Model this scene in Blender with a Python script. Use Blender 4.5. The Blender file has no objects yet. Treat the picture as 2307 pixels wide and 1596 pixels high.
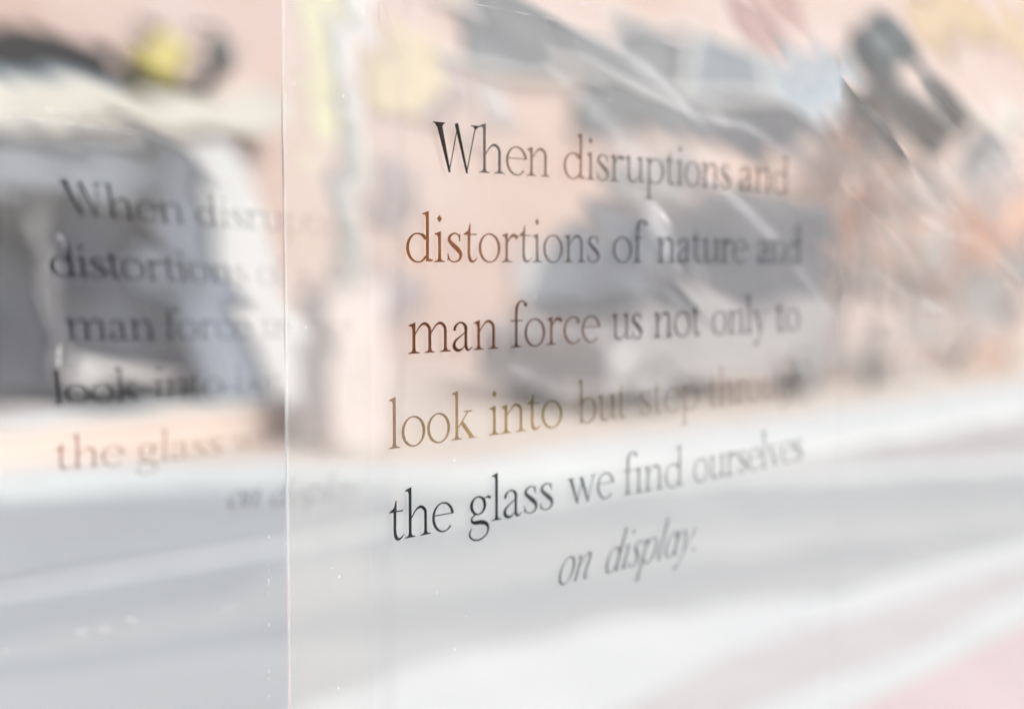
import bpy, bmesh, math, random
from mathutils import Vector, Matrix
from mathutils.geometry import delaunay_2d_cdt
random.seed(7)
sc = bpy.context.scene
col = sc.collection

# ------------------------------------------------------------------ camera
FPX, W0, H0, HOR = 3203.0, 2306.0, 1596.0, 592.0       # focal length, frame and horizon in reading units
EYE = 1.55
PITCH = math.atan((H0 / 2 - HOR) / FPX)
cam_d = bpy.data.cameras.new('camera')
cam = bpy.data.objects.new('camera', cam_d); col.objects.link(cam)
cam.location = (0, 0, EYE)
cam.rotation_euler = (math.pi / 2 - PITCH, 0, 0)
cam_d.sensor_width = 36; cam_d.lens = 36 * FPX / W0
cam_d.clip_start = 0.02; cam_d.clip_end = 600
cam_d.dof.use_dof = True
cam_d.dof.focus_distance = 0.97
cam_d.dof.aperture_fstop = 2.25
sc.camera = cam

# ------------------------------------------------------------------ world, sun, exposure
SUN_EL, SUN_AZ = math.radians(44), math.radians(129)   # soft light from behind the camera
world = bpy.data.worlds.new('World'); sc.world = world; world.use_nodes = True
wn = world.node_tree.nodes; wl = world.node_tree.links
bg = wn['Background']; sky = wn.new('ShaderNodeTexSky')
sky.sky_type = 'NISHITA'; sky.sun_disc = False
sky.sun_elevation = SUN_EL; sky.sun_rotation = SUN_AZ
sky.dust_density = 4.0; sky.air_density = 1.0
wl.new(sky.outputs[0], bg.inputs[0]); bg.inputs[1].default_value = 0.085
sun_d = bpy.data.lights.new('sun', 'SUN'); sun_d.energy = 1.5; sun_d.angle = math.radians(14)
sun_d.color = (0.985, 1.0, 1.0)
sun = bpy.data.objects.new('sun', sun_d); col.objects.link(sun)
sdir = Vector((math.sin(SUN_AZ) * math.cos(SUN_EL), math.cos(SUN_AZ) * math.cos(SUN_EL), math.sin(SUN_EL)))
sun.rotation_euler = sdir.to_track_quat('Z', 'Y').to_euler()
sc.view_settings.view_transform = 'Standard'; sc.view_settings.look = 'None'
sc.view_settings.gamma = 1.0; sc.view_settings.use_curve_mapping = False
sc.view_settings.exposure = 1.0
sc.cycles.use_denoising = True
sc.cycles.transparent_max_bounces = 32
sc.cycles.max_bounces = 10

# ------------------------------------------------------------------ street frame: a along the street, b across it
PHI = math.atan((4147 - W0 / 2) / math.hypot(FPX, H0 / 2 - HOR))
S = Vector((math.sin(PHI), math.cos(PHI), 0)); N = Vector((-math.cos(PHI), math.sin(PHI), 0))
STREET = math.pi / 2 - PHI
CP, SP = math.cos(PITCH), math.sin(PITCH)
def ray(px, py):
    x = (px - W0 / 2) / FPX; y = -(py - H0 / 2) / FPX
    return Vector((x, CP + y * SP, y * CP - SP))
def at_b(px, py, b):                         # the point of the upright plane at distance b, as (a, z)
    r = ray(px, py); t = b / r.dot(N); p = r * t
    return p.dot(S), EYE + p.z
def at_ground(px, py, z=0.0):                # the point of the ground, as (a, b)
    r = ray(px, py); t = (z - EYE) / r.z; p = r * t
    return p.dot(S), p.dot(N)
def street(a, b, z): return S * a + N * b + Vector((0, 0, z))

# ------------------------------------------------------------------ materials
def new_mat(name):
    m = bpy.data.materials.new(name); m.use_nodes = True
    return m, m.node_tree.nodes, m.node_tree.links
def pmat(name, c, rough=0.7, var=0.12, scale=3.0, detail=6, metallic=0.0, bump=0.0, c2=None, stretch=(1, 1, 1)):
    m, n, l = new_mat(name)
    p = n['Principled BSDF']; p.inputs['Roughness'].default_value = rough; p.inputs['Metallic'].default_value = metallic
    tc = n.new('ShaderNodeTexCoord'); mp = n.new('ShaderNodeMapping'); mp.inputs['Scale'].default_value = stretch
    nz = n.new('ShaderNodeTexNoise'); nz.inputs['Scale'].default_value = scale; nz.inputs['Detail'].default_value = detail
    cr = n.new('ShaderNodeValToRGB'); cr.color_ramp.elements[0].position = 0.33; cr.color_ramp.elements[1].position = 0.67
    c2 = c2 or tuple(min(1, v * (1 + var)) for v in c); c1 = tuple(v * (1 - var) for v in c) if var else c
    cr.color_ramp.elements[0].color = (*c1, 1); cr.color_ramp.elements[1].color = (*c2, 1)
    l.new(tc.outputs['Object'], mp.inputs[0]); l.new(mp.outputs[0], nz.inputs['Vector']); l.new(nz.outputs[0], cr.inputs[0]); l.new(cr.outputs[0], p.inputs['Base Color'])
    if bump:
        bp = n.new('ShaderNodeBump'); bp.inputs['Strength'].default_value = bump
        l.new(nz.outputs[0], bp.inputs['Height']); l.new(bp.outputs[0], p.inputs['Normal'])
    return m
def clear_mat(name, tint, veil, smear=0.0, gloss=0.03, milk=(0.9, 0.9, 0.9), rot=0.0, scale=(3, 14, 14), wave=0.0, wave_z0=1.40, wave_z1=1.58):
    """clear plastic: light passes, a thin milky bloom scatters a little of it, smeared unevenly"""
    m, n, l = new_mat(name); n.remove(n['Principled BSDF']); out = n['Material Output']
    tr = n.new('ShaderNodeBsdfTransparent'); tr.inputs[0].default_value = (*tint, 1)
    df = n.new('ShaderNodeBsdfDiffuse'); df.inputs[0].default_value = (*milk, 1)
    gl = n.new('ShaderNodeBsdfGlossy'); gl.inputs['Roughness'].default_value = 0.12
    mx = n.new('ShaderNodeMixShader'); mg = n.new('ShaderNodeMixShader'); mg.inputs[0].default_value = gloss
    l.new(tr.outputs[0], mx.inputs[1]); l.new(df.outputs[0], mx.inputs[2]); mx.inputs[0].default_value = veil
    l.new(mx.outputs[0], mg.inputs[1]); l.new(gl.outputs[0], mg.inputs[2]); l.new(mg.outputs[0], out.inputs[0])
    if wave:                                # the sheet is not quite flat: it bends the view behind it, most where it is crumpled, higher up
        rf = n.new('ShaderNodeBsdfRefraction'); rf.inputs['Color'].default_value = (*tint, 1); rf.inputs['IOR'].default_value = 1.45; rf.inputs['Roughness'].default_value = 0.0
        t2 = n.new('ShaderNodeTexCoord'); m2 = n.new('ShaderNodeMapping'); m2.vector_type = 'TEXTURE'; m2.inputs['Rotation'].default_value = (0, math.radians(25), 0); m2.inputs['Scale'].default_value = (0.42, 100.0, 0.085)
        n2 = n.new('ShaderNodeTexNoise'); n2.inputs['Scale'].default_value = 1.0; n2.inputs['Detail'].default_value = 1.2; n2.inputs['Distortion'].default_value = 0.35
        sx = n.new('ShaderNodeSeparateXYZ'); r2 = n.new('ShaderNodeMapRange'); r2.inputs[1].default_value = wave_z0; r2.inputs[2].default_value = wave_z1; r2.inputs[3].default_value = 0.12; r2.inputs[4].default_value = 1.0
        r2.interpolation_type = 'SMOOTHSTEP'
        mu = n.new('ShaderNodeMath'); mu.operation = 'MULTIPLY'; bp = n.new('ShaderNodeBump'); bp.inputs['Strength'].default_value = 1.0; bp.inputs['Distance'].default_value = wave
        l.new(t2.outputs['Object'], m2.inputs[0]); l.new(m2.outputs[0], n2.inputs['Vector']); l.new(t2.outputs['Object'], sx.inputs[0]); l.new(sx.outputs[2], r2.inputs[0])
        l.new(n2.outputs[0], mu.inputs[0]); l.new(r2.outputs[0], mu.inputs[1]); l.new(mu.outputs[0], bp.inputs['Height']); l.new(bp.outputs[0], rf.inputs['Normal'])
        l.new(rf.outputs[0], mx.inputs[1])
    if smear:
        tc = n.new('ShaderNodeTexCoord'); mp = n.new('ShaderNodeMapping')
        mp.vector_type = 'TEXTURE'; mp.inputs['Rotation'].default_value = (0, rot, 0); mp.inputs['Scale'].default_value = tuple(1 / v for v in scale)
        nz = n.new('ShaderNodeTexNoise'); nz.inputs['Scale'].default_value = 1.0; nz.inputs['Detail'].default_value = 4
        nz.inputs['Distortion'].default_value = 0.6
        mr = n.new('ShaderNodeMapRange'); mr.inputs[1].default_value = 0.35; mr.inputs[2].default_value = 0.72
        mr.inputs[3].default_value = veil - smear * 0.4; mr.inputs[4].default_value = veil + smear
        l.new(tc.outputs['Object'], mp.inputs[0]); l.new(mp.outputs[0], nz.inputs['Vector']); l.new(nz.outputs[0], mr.inputs[0]); l.new(mr.outputs[0], mx.inputs[0])
    return m
def mark_mat(name, veil, milk=(0.9, 0.9, 0.9), scale=(9, 9, 9), lo=0.4):
    """residue or a fold in the film: whitish, thinning out to nothing at its rim (mesh attribute residue)"""
    m, n, l = new_mat(name); n.remove(n['Principled BSDF']); out = n['Material Output']
    tr = n.new('ShaderNodeBsdfTransparent'); df = n.new('ShaderNodeBsdfDiffuse'); df.inputs[0].default_value = (*milk, 1)
    at = n.new('ShaderNodeAttribute'); at.attribute_name = 'residue'
    tc = n.new('ShaderNodeTexCoord'); mp = n.new('ShaderNodeMapping'); mp.inputs['Scale'].default_value = scale
    nz = n.new('ShaderNodeTexNoise'); nz.inputs['Scale'].default_value = 1.0; nz.inputs['Detail'].default_value = 3
    mr = n.new('ShaderNodeMapRange'); mr.inputs[1].default_value = 0.35; mr.inputs[2].default_value = 0.65; mr.inputs[3].default_value = veil * lo; mr.inputs[4].default_value = veil
    mu = n.new('ShaderNodeMath'); mu.operation = 'MULTIPLY'; mx = n.new('ShaderNodeMixShader')
    l.new(tc.outputs['Object'], mp.inputs[0]); l.new(mp.outputs[0], nz.inputs['Vector']); l.new(nz.outputs[0], mr.inputs[0])
    l.new(mr.outputs[0], mu.inputs[0]); l.new(at.outputs['Fac'], mu.inputs[1]); l.new(mu.outputs[0], mx.inputs[0])
    l.new(tr.outputs[0], mx.inputs[1]); l.new(df.outputs[0], mx.inputs[2]); l.new(mx.outputs[0], out.inputs[0])
    return m
M = {}
M['road'] = pmat('road', (0.325, 0.35, 0.352), 0.85, 0.07, 0.5, 8)
M['lane'] = pmat('lane', (0.38, 0.40, 0.395), 0.85, 0.05, 0.7, 8)
M['white_stone'] = pmat('white_stone', (0.54, 0.57, 0.565), 0.7, 0.04, 2)
M['grey_stone'] = pmat('grey_stone', (0.46, 0.455, 0.45), 0.8, 0.05, 2)
M['peach_paving'] = pmat('peach_paving', (0.49, 0.42, 0.37), 0.8, 0.06, 0.8, c2=(0.51, 0.45, 0.38))
M['pink_paving'] = pmat('pink_paving', (0.54, 0.435, 0.425), 0.8, 0.05, 1.5)
M['gutter'] = pmat('gutter', (0.36, 0.355, 0.35), 0.85, 0.16, 0.9)
M['brick'] = pmat('brick', (0.50, 0.37, 0.315), 0.85, 0.1, 0.35, 5, c2=(0.51, 0.43, 0.40))
M['yellow_cream'] = pmat('yellow_cream', (0.5, 0.43, 0.30), 0.7, 0.08, 2)
M['lilac_pale'] = pmat('lilac_pale', (0.42, 0.39, 0.385), 0.5, 0.08, 2)
M['lilac_grey'] = pmat('lilac_grey', (0.33, 0.29, 0.29), 0.5, 0.12, 2)
M['red_brown'] = pmat('red_brown', (0.33, 0.21, 0.19), 0.7, 0.1, 2)
M['glass_grey'] = pmat('glass_grey', (0.12, 0.13, 0.14), 0.35, 0.35, 0.8)
M['glass_blue'] = pmat('glass_blue', (0.16, 0.19, 0.22), 0.35, 0.3, 0.9)
M['glass_dark'] = pmat('glass_dark', (0.075, 0.08, 0.095), 0.3, 0.25, 1.5)
M['black_board'] = pmat('black_board', (0.018, 0.018, 0.018), 0.9, 0.3, 6)
M['blue_board'] = pmat('blue_board', (0.19, 0.24, 0.29), 0.6, 0.15, 2)
M['cream'] = pmat('cream', (0.5, 0.49, 0.43), 0.7, 0.12, 1.2)
M['white_paint'] = pmat('white_paint', (0.58, 0.585, 0.57), 0.5, 0.04, 3)
M['yellow'] = pmat('yellow', (0.4, 0.35, 0.10), 0.5, 0.12, 5)
M['pale_yellow'] = pmat('pale_yellow', (0.5, 0.48, 0.32), 0.6, 0.06, 3)
M['dark_metal'] = pmat('dark_metal', (0.05, 0.058, 0.06), 0.5, 0.2, 6)
M['teal_dark'] = pmat('teal_dark', (0.02, 0.04, 0.045), 0.45, 0.2, 4)
M['brown_dark'] = pmat('brown_dark', (0.05, 0.036, 0.028), 0.9, 0.4, 9)
M['grey_fabric'] = pmat('grey_fabric', (0.17, 0.175, 0.17), 0.9, 0.15, 2)
M['grey_paint'] = pmat('grey_paint', (0.25, 0.25, 0.25), 0.4, 0.15, 1.0)
M['van_grey'] = pmat('van_grey', (0.13, 0.135, 0.145), 0.45, 0.25, 0.9)
M['silver_paint'] = pmat('silver_paint', (0.27, 0.265, 0.27), 0.4, 0.1, 1.0)
M['sunshade'] = pmat('sunshade', (0.60, 0.60, 0.57), 0.8, 0.12, 3)
M['sky_glass'] = pmat('sky_glass', (0.27, 0.33, 0.38), 0.3, 0.08, 2)  # pale blue highlight of the pane put into its colour
M['grey_dim'] = pmat('grey_dim', (0.11, 0.115, 0.11), 0.6, 0.2, 4)
M['pale_render'] = pmat('pale_render', (0.53, 0.46, 0.43), 0.8, 0.06, 2)
M['peach_render'] = pmat('peach_render', (0.56, 0.47, 0.41), 0.8, 0.06, 1)
M['pale_curtain'] = pmat('pale_curtain', (0.72, 0.73, 0.74), 0.8, 0.06, 2)
M['white_body'] = pmat('white_body', (0.53, 0.54, 0.53), 0.4, 0.03, 2)
M['tan_panel'] = pmat('tan_panel', (0.46, 0.35, 0.22), 0.8, 0.1, 1)
M['pale_grey'] = pmat('pale_grey', (0.44, 0.46, 0.47), 0.5, 0.1, 2)
M['tyre'] = pmat('tyre', (0.10, 0.10, 0.10), 0.9, 0.2, 8)
M['seat'] = pmat('seat', (0.022, 0.025, 0.04), 0.9, 0.3, 4)
M['seat_grey'] = pmat('seat_grey', (0.12, 0.12, 0.12), 0.9, 0.2, 4)
M['bark'] = pmat('bark', (0.2, 0.16, 0.14), 0.9, 0.2, 8)
M['leaf_peach'] = pmat('leaf_peach', (0.95, 0.56, 0.42), 0.8, 0.3, 2.0)
M['leaf_grey'] = pmat('leaf_grey', (0.55, 0.58, 0.58), 0.8, 0.3, 2.0)
M['leaf_pink'] = pmat('leaf_pink', (0.88, 0.74, 0.70), 0.8, 0.25, 2.0)
for k_ in ('leaf_peach', 'leaf_grey', 'leaf_pink'):
    n_, l_ = M[k_].node_tree.nodes, M[k_].node_tree.links
    tl_ = n_.new('ShaderNodeBsdfTranslucent'); ms_ = n_.new('ShaderNodeMixShader'); ms_.inputs[0].default_value = .5
    src_ = n_['Principled BSDF'].inputs['Base Color'].links[0].from_socket
    l_.new(src_, tl_.inputs[0]); l_.new(n_['Principled BSDF'].outputs[0], ms_.inputs[1]); l_.new(tl_.outputs[0], ms_.inputs[2]); l_.new(ms_.outputs[0], n_['Material Output'].inputs[0])
M['van_glass'] = clear_mat('van_glass', (0.78, 0.80, 0.83), 0.05, 0.05, 0.05, (0.7, 0.72, 0.75), 0.5, (0.6, 0.6, 1.4))
M['acrylic'] = clear_mat('acrylic', (0.995, 0.995, 0.99), 0.07, 0.035, 0.02, (0.86, 0.86, 0.85), math.radians(38), (2.0, 1, 13))
M['acrylic_wavy'] = clear_mat('acrylic_wavy', (0.995, 0.995, 0.99), 0.07, 0.035, 0.02, (0.86, 0.86, 0.85), math.radians(25), (2.0, 1, 13), 0.0026)
M['acrylic_right'] = clear_mat('acrylic_right', (0.995, 0.995, 0.99), 0.07, 0.035, 0.02, (0.86, 0.86, 0.85), math.radians(25), (2.0, 1, 13), 0.0017)
M['acrylic_flat'] = clear_mat('acrylic_flat', (0.995, 0.995, 0.99), 0.07, 0.035, 0.02, (0.86, 0.86, 0.85), math.radians(38), (2.0, 1, 13), 1e-7)
M['acrylic_side'] = clear_mat('acrylic_side', (0.99, 0.99, 0.985), 0.07, 0.035, 0.02, (0.86, 0.86, 0.85), math.radians(38), (2.0, 1, 13))
M['acrylic_back'] = clear_mat('acrylic_back', (0.985, 0.985, 0.99), 0.014, 0.014, 0.012, (0.86, 0.87, 0.89), math.radians(16), (2, 1, 9), 0.0018, -0.12, 0.06)
M['acrylic_back_flat'] = clear_mat('acrylic_back_flat', (0.985, 0.985, 0.99), 0.014, 0.014, 0.012, (0.86, 0.87, 0.89), math.radians(16), (2, 1, 9), 1e-7, -0.12, 0.06)
M['glue_strip'] = clear_mat('glue_strip', (0.995, 0.995, 0.99), 0.02, 0.02, 0.005, (0.86, 0.87, 0.84), 0, (22, 1, 1.2))
M['edge_clear'] = clear_mat('edge_clear', (0.97, 0.98, 0.97), 0.12, 0.12, 0.0, (0.9, 0.9, 0.9), 0, (3, 3, 26))
M['faint_edge'] = clear_mat('faint_edge', (1, 1, 1), 0.03, 0.03, 0.0, (0.88, 0.88, 0.88), 0, (3, 3, 20))
M['edge_dark'] = clear_mat('edge_dark', (0.90, 0.88, 0.87), 0.05, 0.0, 0.02, (0.6, 0.6, 0.6))
M['crease'] = mark_mat('crease', 0.8, (.92, .92, .92), (70, 70, 70), .1)  # whitish: the glint on a crease is painted; smears use it too
M['crease_soft'] = mark_mat('crease_soft', 0.42, (.9, .9, .9), (50, 50, 50), .0)
M['haze_mark'] = mark_mat('haze_mark', 0.26, (.86, .89, .91), (14, 14, 14), .0)  # soft light bands painted as a thin bluish white layer
M['dust'] = clear_mat('dust', (1, 1, 1), 0.5, 0.0, 0.02, (0.9, 0.9, 0.9))
# printing ink: a thin stain that lets part of the light through; each letter's own density is its object colour
m, n, l = new_mat('ink'); n.remove(n['Principled BSDF'])
tr = n.new('ShaderNodeBsdfTransparent'); oi = n.new('ShaderNodeObjectInfo')
tc = n.new('ShaderNodeTexCoord'); nz = n.new('ShaderNodeTexNoise'); nz.inputs['Scale'].default_value = 1.7; nz.inputs['Detail'].default_value = 3
mr = n.new('ShaderNodeMapRange'); mr.inputs[1].default_value = 0.3; mr.inputs[2].default_value = 0.7; mr.inputs[3].default_value = 0.82; mr.inputs[4].default_value = 1.25
vm = n.new('ShaderNodeVectorMath'); vm.operation = 'SCALE'
l.new(tc.outputs['Object'], nz.inputs['Vector']); l.new(nz.outputs[0], mr.inputs[0]); l.new(oi.outputs['Color'], vm.inputs[0]); l.new(mr.outputs[0], vm.inputs['Scale'])
l.new(vm.outputs[0], tr.inputs[0]); l.new(tr.outputs[0], n['Material Output'].inputs[0])
M['ink'] = m

# ------------------------------------------------------------------ object helpers
def tag(o, label=None, cat=None, group=None, kind=None):
    if label: o['label'] = label
    if cat: o['category'] = cat
    if group: o['group'] = group
    if kind: o['kind'] = kind
    return o
def mesh_obj(name, verts, faces, mat, parent=None, smooth=False):
    me = bpy.data.meshes.new(name); me.from_pydata([tuple(v) for v in verts], [], faces); me.update()
    if mat is not None: me.materials.append(M[mat])
    if smooth:
        for p in me.polygons: p.use_smooth = True
    o = bpy.data.objects.new(name, me); col.objects.link(o)
    if parent is not None: o.parent = parent
    return o
def empty(name, loc, rz=0.0):
    o = bpy.data.objects.new(name, None); col.objects.link(o); o.location = loc; o.rotation_euler = (0, 0, rz)
    o.empty_display_size = 0.1
    return o
class MB:
    def __init__(s): s.v = []; s.f = []
    def add(s, vs, fs):
        k = len(s.v); s.v += [tuple(v) for v in vs]; s.f += [[i + k for i in f] for f in fs]; return s
    def box(s, x0, x1, y0, y1, z0, z1):
        return s.add([(x0,y0,z0),(x1,y0,z0),(x1,y1,z0),(x0,y1,z0),(x0,y0,z1),(x1,y0,z1),(x1,y1,z1),(x0,y1,z1)],
                     [(0,3,2,1),(4,5,6,7),(0,1,5,4),(1,2,6,5),(2,3,7,6),(3,0,4,7)])
    def prism(s, pts, y0, y1):                 # outline in x,z, extruded along y
        k = len(pts); vs = [(x, y0, z) for x, z in pts] + [(x, y1, z) for x, z in pts]
        fs = [tuple(range(k)), tuple(range(2 * k - 1, k - 1, -1))] + [(i, i + k, (i + 1) % k + k, (i + 1) % k) for i in range(k)]
        return s.add(vs, fs)
    def slab(s, pts, z0, z1):                  # outline in x,y, extruded along z
        k = len(pts); vs = [(x, y, z0) for x, y in pts] + [(x, y, z1) for x, y in pts]
        fs = [tuple(range(k - 1, -1, -1)), tuple(range(k, 2 * k))] + [(i, (i + 1) % k, (i + 1) % k + k, i + k) for i in range(k)]
        return s.add(vs, fs)
    def tube(s, pts, rs, seg=10, cap=True):
        pts = [Vector(p) for p in pts]
        if not isinstance(rs, (list, tuple)): rs = [rs] * len(pts)
        vs, fs = [], []
        for i, p in enumerate(pts):
            d = (pts[min(i + 1, len(pts) - 1)] - pts[max(i - 1, 0)]).normalized()
            u = d.cross(Vector((0, 0, 1)) if abs(d.z) < 0.9 else Vector((1, 0, 0))).normalized(); w = d.cross(u)
            for j in range(seg):
                t = 2 * math.pi * j / seg; vs.append(p + (u * math.cos(t) + w * math.sin(t)) * rs[i])
        for i in range(len(pts) - 1):
            for j in range(seg):
                a, b = i * seg + j, i * seg + (j + 1) % seg; fs.append((a, b, b + seg, a + seg))
        if cap: fs.append(tuple(range(seg - 1, -1, -1))); fs.append(tuple((len(pts) - 1) * seg + j for j in range(seg)))
        return s.add(vs, fs)
    def lathe(s, prof, c=(0, 0, 0), seg=24):   # profile (r, z) about an upright axis
        vs, fs = [], []
        for r, z in prof:
            for j in range(seg):
                t = 2 * math.pi * j / seg; vs.append((c[0] + r * math.cos(t), c[1] + r * math.sin(t), c[2] + z))
        for i in range(len(prof) - 1):
            for j in range(seg):
                a, b = i * seg + j, i * seg + (j + 1) % seg; fs.append((a, b, b + seg, a + seg))
        return s.add(vs, fs)
    def build(s, name, mat, parent=None, smooth=False): return mesh_obj(name, s.v, s.f, mat, parent, smooth)

# ------------------------------------------------------------------ the ground
def dense(pts, n=8):
    """smooth line through traced points"""
    out = []
    for i in range(len(pts) - 1):
        p0 = Vector(pts[max(i - 1, 0)]); p1 = Vector(pts[i]); p2 = Vector(pts[i + 1]); p3 = Vector(pts[min(i + 2, len(pts) - 1)])
        for k in range(n):
            t = k / n
            out.append(0.5 * ((2 * p1) + (p2 - p0) * t + (2 * p0 - 5 * p1 + 4 * p2 - p3) * t * t + (3 * p1 - p0 - 3 * p2 + p3) * t ** 3))
    out.append(Vector(pts[-1])); return out
def band(name, mat, far, near, z0, z1, parent=None, kind='structure'):
    """a strip of ground between two street lines, each given as (a, b) points; it runs on past the frame at both ends"""
    F, Q = dense(far), dense(near)
    def ext(L):
        d0 = (L[0] - L[1]).normalized(); d1 = (L[-1] - L[-2]).normalized()
        return [L[0] + Vector((-1, 0)) * 40 + Vector((0, d0.y * 3))] + L + [L[-1] + Vector((1, 0)) * 120]
    F, Q = ext(F), ext(Q)
    k = min(len(F), len(Q))
    if len(F) != len(Q):
        def res(L, k): 
            return [L[int(round(i * (len(L) - 1) / (k - 1)))] for i in range(k)]
        F, Q = res(F, k), res(Q, k)
    vs = [tuple(street(p.x, p.y, z1)) for p in F] + [tuple(street(p.x, p.y, z1)) for p in Q] + \
         [tuple(street(p.x, p.y, z0)) for p in F] + [tuple(street(p.x, p.y, z0)) for p in Q]
    fs = []
    for i in range(k - 1):
        fs += [(i, k + i, k + i + 1, i + 1), (k + i, 3 * k + i, 3 * k + i + 1, k + i + 1), (i, i + 1, 2 * k + i + 1, 2 * k + i)]
    o = mesh_obj(name, vs, fs, mat, parent)
    if parent is None: o['kind'] = kind
    return o
def G(pts, z=0.0): return [at_ground(x, y, z) for x, y in pts]
R = 400
g = mesh_obj('road', [(-R, -R, 0), (R, -R, 0), (R, R, 0), (-R, R, 0)], [(0, 1, 2, 3)], 'road'); g['kind'] = 'structure'
band('road_lane', 'lane', G([(-60, 1462), (300, 1385), (520, 1345), (700, 1270), (1000, 1250), (1250, 1200), (1700, 1190), (2380, 1130)]),
     G([(-60, 1500), (300, 1450), (560, 1410), (800, 1350), (1000, 1340), (1250, 1300), (1700, 1250), (2380, 1170)]), 0.0, 0.004)
band('road_edge_lane', 'lane', G([(-60, 1540), (300, 1490), (600, 1450), (850, 1440), (1100, 1400), (1300, 1380), (2380, 1190)], .004), G([(-60, 1800), (300, 1740), (600, 1680), (850, 1560), (1100, 1470), (1300, 1425), (2380, 1230)], .004), 0.0, 0.0045)
K3U = [(560, 1650), (700, 1588), (828, 1545), (954, 1492), (1098, 1458), (1242, 1438), (1350, 1402), (1568, 1377), (1764, 1346), (1908, 1333), (2016, 1297), (2306, 1225), (2450, 1190)]
K3L = [(1150, 1690), (1380, 1605), (1512, 1540), (1656, 1470), (1836, 1405), (1980, 1369), (2306, 1261), (2450, 1215)]
K2U = [(1440, 1670), (1692, 1596), (1908, 1513), (2052, 1466), (2196, 1387), (2306, 1330), (2450, 1260)]
K2L = [(1700, 1700), (1926, 1596), (2016, 1549), (2160, 1477), (2306, 1402), (2450, 1330)]
band('near_kerb', 'white_stone', G(K3U, .004), G(K3L, .004), 0.0, 0.008)
band('near_gutter', 'grey_stone', G(K3L, .012), G(K2U, .012), 0.0, 0.012)
band('near_kerb_line', 'white_stone', G(K2U, .016), G(K2L, .016), 0.0, 0.016)
band('near_pavement', 'pink_paving', G(K2L, .02), [(p[0], p[1] - 6.0) for p in G(K2L, .02)], 0.0, 0.02)
KU = [(-120, 1050), (0, 1046), (300, 1040), (640, 1038), (1000, 1036), (1200, 1015), (1350, 985), (1800, 930), (2306, 855), (2450, 835)]
KL = [(-120, 1095), (0, 1092), (300, 1074), (640, 1070), (1000, 1072), (1200, 1060), (1350, 1046), (1800, 1000), (2306, 918), (2450, 900)]
band('far_kerb', 'white_stone', G(KU, .1), G(KL, .1), 0.0, 0.10)
band('far_gutter', 'gutter', [(p[0], p[1] + .05) for p in G(KL)], G([(-120, 1120), (0, 1118), (300, 1092), (640, 1082), (1000, 1086), (1200, 1082), (1500, 1072), (1800, 1056), (2306, 1036), (2450, 1025)]), 0.0, 0.004)
band('lane_line', 'white_stone', G([(1480, 1076), (1800, 1056), (2306, 1036), (2450, 1028)]), G([(1480, 1092), (1800, 1083), (2306, 1060), (2450, 1048)]), 0.0, 0.008)
fk = [(p[0], p[1]) for p in G(KU, .1)]
band('far_pavement', 'peach_paving', [(p[0], 13.2) for p in fk], fk, 0.0, 0.085)

# ------------------------------------------------------------------ the facade across the street
B = 14.2
fac = empty('brick_building', street(0, B, 0), STREET)
tag(fac, 'pale pink brick shop building across the road, behind the vehicles', 'building')
fb = MB().box(-12, 75, 0.0, 5, 0.0, 13.0); fb.build('wall', 'brick', fac)
def fpoly(pts, d0, d1, name, mat, parent=fac, b=B, org=0.0):
    q = [at_b(x, y, b + d0) for x, y in pts]
    q = [(p[0] - org, p[1]) for p in q]
    return MB().prism(q, d0, d1).build(name, mat, parent)
VX, VY = 4147.0, HOR
def along(x0, y0, x): return y0 + (VY - y0) * (x - x0) / (VX - x0)     # a level line of the facade through (x0, y0)
def level(x0, x1, yt, yb, ax=None):                                    # a level rectangle of the facade
    if ax is not None: yt, yb = along(ax, yt, x0), along(ax, yb, x0)
    return [(x0, yb), (x1, along(x0, yb, x1)), (x1, along(x0, yt, x1)), (x0, yt)]
# upper window band: three panes between two pale rails
def pane(x0, x1, ref_t, ref_b, mat, label=None):
    q = [(x0, along(*ref_b, x0)), (x1, along(*ref_b, x1)), (x1, along(*ref_t, x1)), (x0, along(*ref_t, x0))]
    w = fpoly(q, -0.10, 0.0, 'window', mat); 
    if label: w['label'] = label
    return w
A_, B_, C_ = (1720, 118), (1900, 262), (1880, 350)
for x0, x1, mt in ((1050, 1250, 'glass_grey'), (1262, 1540, 'glass_grey'), (1556, 1716, 'glass_blue'), (1736, 1900, 'sky_glass')):
    pane(x0, x1, A_, B_, mt)
for x0, x1, mt in ((1310, 1560, 'glass_grey'), (1568, 1730, 'glass_dark'), (1738, 1890, 'glass_dark')):  # lower row: shade under the canopy put in as dark panes
    pane(x0, x1, (1900, 272), C_, mt)
for (rx, ry), w_ in (((1720, 112), 9), ((1900, 256), 10)):
    fpoly([(980, along(rx, ry + w_, 980)), (1900, along(rx, ry + w_, 1900)), (1900, along(rx, ry, 1900)), (980, along(rx, ry, 980))], -0.16, -0.101, 'rail', 'white_paint')
for x0 in (1541, 1717):
    fpoly([(x0, along(*B_, x0) - 4), (x0 + 14, along(*B_, x0 + 14) - 4), (x0 + 14, along(*A_, x0 + 14) + 4), (x0, along(*A_, x0) + 4)], -0.145, -0.101, 'mullion', 'white_paint')
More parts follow.
